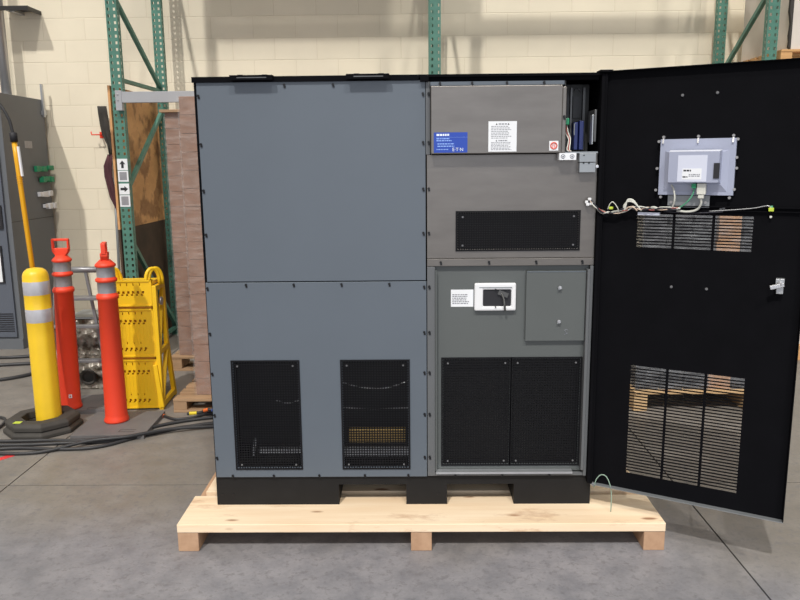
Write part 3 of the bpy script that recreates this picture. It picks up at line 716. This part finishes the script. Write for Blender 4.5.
# ------------------------------------------------------------------ orange posts on rubber mats
def channelizer(label, loc, rz):
    hz = 1.85 if rz == 0 else 0
    K = .955
    t = thing('delineator_post', label, 'traffic post', loc, rz, 'orange delineator posts')
    prof = [(.078, 0), (.080, .012), (.073, .030), (.071, .05), (.062, .835), (.069, .84), (.071, .855), (.067, .868), (.059, .872),
            (.0575, .880), (.0575, .952), (.067, .957), (.068, .972), (.059, .978), (.057, .985), (.057, 1.050), (.064, 1.055), (.065, 1.066), (.056, 1.075), (.036, 1.095), (.026, 1.10)]
    O, R = M['orange'], M['refl']; ms = [O]*(len(prof)-1); ms[9] = R; ms[14] = R
    lean = .030 if hz == 0 else .006
    bo = MB(); bo.lathe([(r_*.97, z_*K+.029) for r_, z_ in prof], O, 28, ms=ms)
    for v in bo.bm.verts: v.co.x += lean*v.co.z
    bo.build('body', t)
    m = MB(); m.poly([(-.030, -.022, 1.09), (.030, -.022, 1.09), (.052, -.022, 1.122), (.052, -.022, 1.142), (-.052, -.022, 1.142), (-.052, -.022, 1.122)], (0, .044, 0), O)
    m.box(-.056, -.044, -.014, .014, 1.135, 1.200, O); m.box(.044, .056, -.014, .014, 1.135, 1.200, O); m.box(-.055, .055, -.014, .014, 1.190, 1.205, O)
    ho = m.build('handle', t, .004); ho.location.z = -1.10*(1-K)+.029; ho.location.x = lean*1.08; ho.rotation_euler.z = hz
    return t
def post_base(t, dx, dy, rz, s_):
    m = MB(); m.box(-s_, s_, -s_, s_, 0, .028, M['rubberg'])
    for a in ((.05, .15, -.17, -.166), (.05, .15, -.135, -.131), (.05, .054, -.166, -.135)): m.box(*a, .028, .0292, M['rubber'])
    o = m.build('rubber_base', t, .006, (dx, dy, 0), rz); o['label'] = 'flat dark rubber base'
post1 = channelizer('orange post with two grey bands right beside the yellow bollard, handle seen flat on', (-1.445, 1.70, 0), .05)
post_base(post1, .055, .105, .15, .175)
m = MB(); m.box(.022, .044, -.0665, -.0655, .115, .14, M['paper']); m.box(.028, .038, -.067, -.0665, .122, .133, M['red']); o = m.build('sticker', post1); o['label'] = 'small white sticker'
post2 = channelizer('orange post with two grey bands beside the yellow barrier, handle seen edge on', (-1.022, 1.43, 0), 0)
post_base(post2, .035, -.045, .03, .225)

# ------------------------------------------------------------------ yellow sleeve bollard in rubber ring
t = thing('bollard', 'yellow ribbed bollard with two pale reflective bands standing in a black rubber ring', 'bollard', (-1.43, 1.37, 0))
m = MB(); prof = []; seg = 40; Y_, R_ = M['yellowb'], M['reflw']
hts = [(0, 1), (.30, 1), (.60, 1), (.700, 1), (.702, 1.01), (.785, 1.01), (.787, 1), (.872, 1), (.874, 1.01), (.957, 1.01), (.959, 1), (.99, .98), (1.008, .90), (1.02, .80), (1.032, .60), (1.037, .3)]
rings = []
for z, k in hts:
    ring = []
    for a in range(seg):
        th = a*2*PI/seg; rr = .077*k*(1+(.018*math.cos(8*th) if z < .99 else 0))
        ring.append(m.bm.verts.new((rr*math.cos(th), rr*math.sin(th), z)))
    rings.append(ring)
for i in range(len(rings)-1):
    fs = [m.bm.faces.new((rings[i][k], rings[i][(k+1) % seg], rings[i+1][(k+1) % seg], rings[i+1][k])) for k in range(seg)]
    m._tag(fs, R_ if i in (4, 8) else Y_, True)
m._tag([m.bm.faces.new(rings[-1])], Y_)
m.build('sleeve', t)
ring = bpy.data.objects.new('rubber_ring', None); C.objects.link(ring); ring.parent = t; ring.location = (-.04, .0, 0); ring['label'] = 'thick black rubber ring'
def octo(r0, r1, z0, z1, mm, mb):
    n = 8; P = []
    for a in range(n):
        th = (a+.5)*2*PI/n; c, s_ = math.cos(th), math.sin(th)
        P.append([mb.bm.verts.new((r*c, r*s_, z)) for r, z in ((r1, z0), (r1*1.0, z0+(z1-z0)*.6), (r1*.9, z1), (r0, z1), (r0, z0))])
    fs = []
    for a in range(n):
        A_, B_ = P[a], P[(a+1) % n]
        for k in range(5): fs.append(mb.bm.faces.new((A_[k], B_[k], B_[(k+1) % 5], A_[(k+1) % 5])))
    mb._tag(fs, mm)
m = MB(); octo(.125, .235, 0, .042, M['rubber'], m); m.build('lower_ring', ring, .006)
m = MB(); octo(.125, .220, .043, .092, M['rubber'], m); m.build('upper_ring', ring, .006)
m = MB(); m.box(-.105, -.06, -.172, -.135, .0922, .0935, M['limy']); m.build('lime_sticker', ring)

# yellow pole with black cap and cable
t = thing('yellow_pole', 'slim yellow pole with black cap and cable rising behind the bollard', 'pole', (-1.45, 1.475, 0))
base, topp = Vector((0, 0, .0)), Vector((-.098, .03, 1.80))
m = MB(); m.tube([base, base.lerp(topp, .94), topp], .0155, M['yellowp'], 14)
for k in range(4): m.tube([base.lerp(topp, .86+.008*k), base.lerp(topp, .862+.008*k)], .018, M['yellowp'], 14)
m.build('shaft', t)
d_ = (topp-base).normalized()
MB().tube([topp+d_*.001, topp+d_*.055, topp+d_*.06], [.022, .024, .016], M['inkd'], 14).build('cap', t)
MB().tube(spline([topp+d_*.055, topp+Vector((-.02, 0, .14)), topp+Vector((-.07, 0, .23)), topp+Vector((-.16, 0, .30)), topp+Vector((-.4, 0, .42)), topp+Vector((-.8, .1, 1.2))]), .010, M['cable'], 8).build('cable', t)
m = MB(); a_, b_ = base.lerp(topp, .885), base.lerp(topp, .985); m.bar(a_+Vector((.024, -.008, 0)), b_+Vector((.024, -.008, 0)), .010, .014, M['paper']); m.build('tag', t)

# ------------------------------------------------------------------ electrical switchgear at left
t = thing('switchgear_cabinet', 'tall grey switchgear cabinet standing at the left edge against the block wall', 'electrical cabinet', (-4.0, 3.48, 0))
wx = 1.33
m = MB(); m.box(0, wx, .0, .80, 0, 2.285, M['ecab']); 
for z in (1.16,): m.box(wx, wx+.0015, .0, .8, z, z+.004, M['inkd'])
m.build('body', t, .004)
m = MB(); m.box(0, wx-.045, -.022, -.001, .115, 2.275, M['ecabf']); m.build('front_door', t, .004)
m = MB(); m.box(0, wx-.002, -.012, -.001, .0, .10, M['ecab']); m.build('kick_plate', t)
m = MB()
for i in range(9): m.box(wx-.26, wx-.06, -.026, -.022, .17+i*.02, .178+i*.02, M['inkd'])
m.build('louvre', t)
m = MB()
for i in range(6): m.box(wx-.16, wx+.0-.05, -.026, -.022, 1.98+i*.028, 1.992+i*.028, M['inkd'])
m.build('louvre', t)
m = MB(); m.box(wx-.35, wx-.035-.03, -.034, -.022, 1.105, 1.315, M['inkd']); m.box(wx-.34, wx-.09, -.037, -.034, 1.135, 1.285, M['paper'])
for z in (1.16, 1.20, 1.24): m.box(wx-.118, wx-.108, -.0376, -.037, z, z+.012, M['inkd'])
m.build('notice_frame', t)
m = MB(); m.box(wx-.25, wx-.135, -.026, -.022, 1.015, 1.055, M['green']); m.box(wx-.25, wx-.135, -.026, -.022, 1.056, 1.085, M['paper']); m.box(wx-.25, wx-.135, -.026, -.022, .985, 1.0145, M['paper']); m.build('green_sign', t)
m = MB(); m.box(wx-.35, wx-.10, -.034, -.022, .62, .955, M['inkd']); m.box(wx-.34, wx-.115, -.037, -.034, .63, .90, M['paper']); m.build('document_holder', t)
def tagmesh(y0, y1, z, mm, seed):
    m = MB(); r = random.Random(seed); n = 6
    for i in range(n):
        y = y0+(y1-y0)*i/(n-1); m.box(wx+.002, wx+.03+r.random()*.02, y-.03, y+.03, z-.012-r.random()*.02, z+.015+r.random()*.015, mm)
    return m
tagmesh(4.0-3.48, 4.26-3.48, 1.63, M['green'], 1).build('cable_clip', t, .004)['label'] = 'green clip'
tagmesh(4.08-3.48, 4.24-3.48, 1.53, M['green'], 2).build('cable_clip', t, .004)['label'] = 'green clip'
tagmesh(4.02-3.48, 4.22-3.48, 1.39, M['white'], 3).build('cable_clip', t, .004)['label'] = 'white clip'
tagmesh(4.10-3.48, 4.25-3.48, 1.27, M['white'], 4).build('cable_clip', t, .004)['label'] = 'white clip'
m = MB(); m.box(wx+.001, wx+.003, .36, .50, 1.82, 1.885, M['refl']); m.build('side_label', t)
m = MB(); m.box(wx+.001, wx+.02, .76, .79, 2.12, 2.43, M['steel2']); m.box(wx+.001, wx+.03, .74, .79, 2.14, 2.18, M['steel2']); m.build('side_strut', t)
# conduit
t = thing('conduit', 'thick grey conduit pipe rising beside the wall at the top left corner', 'pipe', (-2.965, 4.18, 2.286))
MB().tube([(0, 0, 0), (0, 0, 3.2)], .045, M['conduit'], 18).build('pipe', t); MB().lathe([(.06, 0.001), (.06, .03), (.05, .035)], M['conduit'], 20).build('flange', t)
# bracket shelf on the wall
t = thing('wall_bracket', 'dark metal bracket shelf fixed high on the wall at top left', 'bracket', (-2.94, 4.35, 3.09))
m = MB(); m.plate((0, .30), (-.25, 0), [], 0, .006, M['inner2'], Matrix(((1, 0, 0, 0), (0, 0, 1, 0), (0, 1, 0, .02), (0, 0, 0, 1))))
m.box(0, .30, -.26, -.25, -.012, .028, M['inner']); m.box(.29, .30, -.25, -.001, -.01, .02, M['inner'])
m.build('tray', t)
MB().box(.10, .14, -.2, -.001, -.014, .019, M['conduit']).build('stay', t, .004)

# cloth and pole hanging at the wall
t = thing('hanging_cloth', 'dark cloth with maroon lower part hanging on the wall left of the rack post', 'cloth', (-2.06, 4.30, 0))
def drape(pts, th, mm, seed):
    m = MB(); r = random.Random(seed); n = len(pts); K = 7; g = []
    for (z, a, b) in pts:
        g.append([m.bm.verts.new((a+(b-a)*k/(K-1), -.03-.018*math.sin(k*2.1+z*9)+.006*r.random(), z)) for k in range(K)])
    fs = [m.bm.faces.new((g[i][k], g[i][k+1], g[i+1][k+1], g[i+1][k])) for i in range(n-1) for k in range(K-1)]
    m._tag(fs, mm, True); return m
o = drape([(2.22, -.075, .015), (2.15, -.07, .02), (2.05, -.06, .02), (1.95, -.05, .02), (1.85, -.01, .03), (1.75, -.0, .025)], .01, M['cloth'], 1).build('upper_cloth', t); s1 = o.modifiers.new('solid', 'SOLIDIFY'); s1.thickness = .012
o = drape([(1.76, -.02, .03), (1.65, -.06, .025), (1.55, -.06, .02), (1.45, -.04, .03), (1.35, -.02, .045), (1.26, .015, .06), (1.2, .04, .065)], .01, M['maroon'], 2).build('lower_cloth', t); s1 = o.modifiers.new('solid', 'SOLIDIFY'); s1.thickness = .012
t = thing('hook', 'orange hook sticking out beside the hanging dark cloth', 'hook', (-2.06, 4.35, 1.95))
MB().tube([(-.09, 0, .0), (-.09, -.09, .0), (-.10, -.095, 0), (-.15, -.095, .0), (-.155, -.095, .03)], .006, M['orange'], 8).box(-.11, -.07, -.004, 0, -.03, .03, M['orange']).build('rod', t)
o = MB().tube([(-2.05, 4.23, 0), (-2.045, 4.333, 1.80)], .014, M['greybox'], 10).build('broom_handle'); tag(o, 'slim dark pole leaning on the wall below the hanging cloth', 'pole')

# ------------------------------------------------------------------ aluminium step ladder, wrapped crate, white board
t = thing('step_ladder', 'small folded aluminium step ladder standing between the two orange posts', 'ladder', (-1.60, 2.13, 0), 0)
m = MB()
al = M['alu']
for (a, b) in (((-.06, .0, .90), (-.14, -.08, .0)), ((.27, .0, .90), (.36, -.08, 0))): m.bar(a, b, .022, .032, al)
m.build('front_leg', t, .003)
m = MB()
for (a, b) in (((-.06, .05, .90), (-.10, .02, .0)), ((.27, .05, .90), (.31, .02, 0))): m.bar(a, b, .02, .028, al)
m.build('rear_leg', t, .003)
m = MB(); m.tube([(-.09, .02, .915), (.30, .02, .915)], .022, al, 12); m.build('top_rail', t)
m = MB(); m.bar((.14, .02, .90), (.235, .03, .14), .024, .02, al); m.build('stay', t, .002)
m = MB(); m.bar((.22, .045, .60), (.30, .04, .02), .022, .02, al); m.build('stay', t, .002)
for z, dy in ((.70, 0), (.50, -.02), (.25, -.04)):
    k = (.9-z)/.9; m = MB(); m.box(-.06-.08*k, .27+.09*k, dy-.05, dy+.05 if z > .6 else dy, z, z+.022, al); m.build('tread', t, .003)
t = thing('wrapped_crate', 'low crate wrapped in crinkled dark plastic behind the step ladder', 'crate', (-1.655, 2.205, 0))
m = MB(); m.box(0, .30, 0, .30, 0, .54, M['crinkle']); m.build('crate_body', t, .01)
m = MB(); m.tube(arc((.13, .10), .05, 0, 360, 20, 'xz', -.012)[:-1], .012, M['rubber'], 8, True); m.cyl((.13, -.006, .10), .04, .01, M['inner'], 'y', 16); m.build('round_vent', t)
m = MB(); m.box(.0, .30, -.004, .30, .541, .555, M['greybox']); m.build('lid', t, .002)
o = MB().box(-2.0, -1.79, 2.30, 2.32, 0, .46, M['cartonw']).build('white_board', None, .002); tag(o, 'small pale board standing on the floor between bollard and farther orange post', 'board')

# ------------------------------------------------------------------ cables on the floor
def cable(label, pts, r=.011, mm=None, seed=0, bands=()):
    P = spline(pts, 10)
    if not bands:
        o = MB().tube(P, r, M[mm or 'cable'], 8).build('floor_cable'); return tag(o, label, 'cable', None)
    t = thing('floor_cable', label, 'cable', (0, 0, 0)); MB().tube(P, r, M[mm or 'cable'], 8).build('jacket', t)
    for (i, j, bm_) in bands: MB().tube(P[i:j+1], r*1.25, M[bm_], 8).build('tape_band', t)
    return t
r = .011
cable('black cable running in from the left edge, nearest the camera, past the rubber ring', [(-2.2, 1.05, r), (-1.75, .97, r), (-1.45, 1.00, r), (-1.15, .98, r), (-.95, 1.03, r), (-.75, 1.22, r), (-.45, 1.40, r), (-.1, 1.5, r)])
cable('black cable lying just behind the nearest one in the bundle left of the cabinet', [(-2.2, 1.22, r), (-1.8, 1.06, r), (-1.5, 1.05, r), (-1.2, 1.08, r), (-.9, 1.12, r), (-.6, 1.33, r), (-.3, 1.45, r), (-.1, 1.58, r)])
cable('black cable of the bundle that rides over the others by the rubber mat', [(-2.3, 1.16, r), (-1.9, 1.02, r), (-1.6, .93, r), (-1.3, .93, r), (-1.05, 1.06, .03), (-.85, 1.12, .033), (-.62, 1.26, .03), (-.35, 1.36, r), (-.1, 1.40, r)])
cable('black cable farthest back in the bundle, ending under the carton pallet', [(-2.3, 1.5, r), (-1.95, 1.22, r), (-1.7, 1.12, r), (-1.35, 1.125, r), (-1.0, 1.145, r), (-.70, 1.40, r), (-.45, 1.52, r), (-.1, 1.60, r)])
cable('black cable curling from the rubber mat past the yellow barrier foot', [(-1.32, 1.63, .04), (-1.2, 1.64, .04), (-1.12, 1.70, r), (-1.0, 1.66, r), (-.80, 1.52, r), (-.70, 1.60, r), (-.55, 1.62, r)], .009) if False else None
cable('black cable with orange tape ending at the corner of the yellow barrier', [(-.80, 1.60, .01), (-.74, 1.55, .01), (-.66, 1.50, .01), (-.56, 1.53, .01), (-.48, 1.60, .01), (-.3, 1.62, .01)], .0095, 'cable', 0, ((0, 7, 'tapeo'),))
cable('cable end with yellow tape in front of the carton pallet', [(-.62, 1.61, .010), (-.55, 1.625, .010), (-.46, 1.60, .03), (-.3, 1.56, .03), (-.1, 1.52, .01)], .0095, 'cable', 0, ((2, 9, 'tapey'),))
cable('cable with orange and blue tape touching the grey cabinet side', [(-.50, 1.57, .04), (-.46, 1.56, .055), (-.41, 1.55, .05), (-.3, 1.52, .04), (-.1, 1.50, .03)], .0095, 'cable', 0, ((2, 10, 'tapeo'), (16, 29, 'tapeb')))
cable('black cable looping on the floor by the switchgear cabinet, farther one', [(-3.4, 3.25, .013), (-2.7, 3.12, .013), (-2.25, 3.20, .013), (-1.95, 3.0, .013), (-1.7, 2.95, .013)], .014)
cable('black cable on the floor by the switchgear cabinet, nearer one', [(-3.2, 2.72, .013), (-2.6, 2.86, .013), (-2.2, 2.92, .013), (-2.08, 2.75, .013), (-2.3, 2.45, .013), (-2.8, 2.3, .013)], .015)
cable('black cable end beside the left foot of the rubber ring', [(-2.1, 1.55, .012), (-1.85, 1.55, .012), (-1.76, 1.42, .012), (-1.80, 1.25, .012), (-2.1, 1.10, .035)], .010)
o = MB().box(-.11, .11, -.022, .022, 0, .0012, M['redtape']).build('floor_tape', None, 0, (-1.50, .83, .0), .95); tag(o, 'short red tape mark on the floor at the left edge', 'tape')

# ------------------------------------------------------------------ light
w = bpy.data.worlds.new('hall'); S.world = w; w.use_nodes = True; nt = w.node_tree; nt.nodes.clear()
out = N(nt, 'ShaderNodeOutputWorld'); bg = N(nt, 'ShaderNodeBackground'); tc = N(nt, 'ShaderNodeTexCoord'); sp_ = N(nt, 'ShaderNodeSeparateXYZ')
nt.links.new(tc.outputs['Generated'], sp_.inputs[0])
mr = N(nt, 'ShaderNodeMapRange'); mr.inputs[1].default_value = -.2; mr.inputs[2].default_value = .8; nt.links.new(sp_.outputs[2], mr.inputs[0])
nt.links.new(mixc(nt, mr.outputs[0], (.40, .36, .33), (1.0, .96, .90)), bg.inputs[0]); bg.inputs[1].default_value = .62
nt.links.new(bg.outputs[0], out.inputs[0])
def sun(name, d, e, col, ang):
    l = bpy.data.lights.new(name, 'SUN'); l.energy = e; l.color = col; l.angle = math.radians(ang)
    o = bpy.data.objects.new(name, l); C.objects.link(o); o.rotation_euler = Vector(d).to_track_quat('-Z', 'Y').to_euler(); o.location = (0, -3, 8)
sun('high_bay_light', (.33, 1, -1.25), 2.15, (1, .965, .90), 1.5)
sun('skylight', (-.33, 1, -1.35), 1.0, (1, .96, .88), 3)
l = bpy.data.lights.new('cool_front_fill', 'AREA'); l.shape = 'RECTANGLE'; l.size = 6; l.size_y = 4; l.energy = 160; l.color = (.80, .88, 1.0)
o = bpy.data.objects.new('cool_front_fill', l); C.objects.link(o); o.location = (1.5, -8.5, 2.6); o.rotation_euler = (math.radians(80), 0, 0)  # cool area light added behind the camera, its source unseen

# ------------------------------------------------------------------ camera
cam = bpy.data.cameras.new('camera'); cam.sensor_width = 36; cam.lens = 748.5/800*36; cam.clip_start = .05
co = bpy.data.objects.new('camera', cam); C.objects.link(co); S.camera = co
pi_, ya, ro = .18125, .01413, -.009735
c, s_ = math.cos(ya), math.sin(ya)
fw = Vector((-s_*math.cos(pi_), c*math.cos(pi_), -math.sin(pi_))); rt = Vector((c, s_, 0)); upv = rt.cross(fw)
r2 = rt*math.cos(ro)+upv*math.sin(ro); u2 = -rt*math.sin(ro)+upv*math.cos(ro)
Mx = Matrix((r2, u2, -fw)).transposed().to_4x4(); Mx.translation = Vector((.885, -3.176, 1.652)); co.matrix_world = Mx
S.view_settings.view_transform = 'Standard'; S.view_settings.look = 'None'; S.view_settings.gamma = 1
S.view_settings.use_curve_mapping = False; S.view_settings.exposure = 0.0
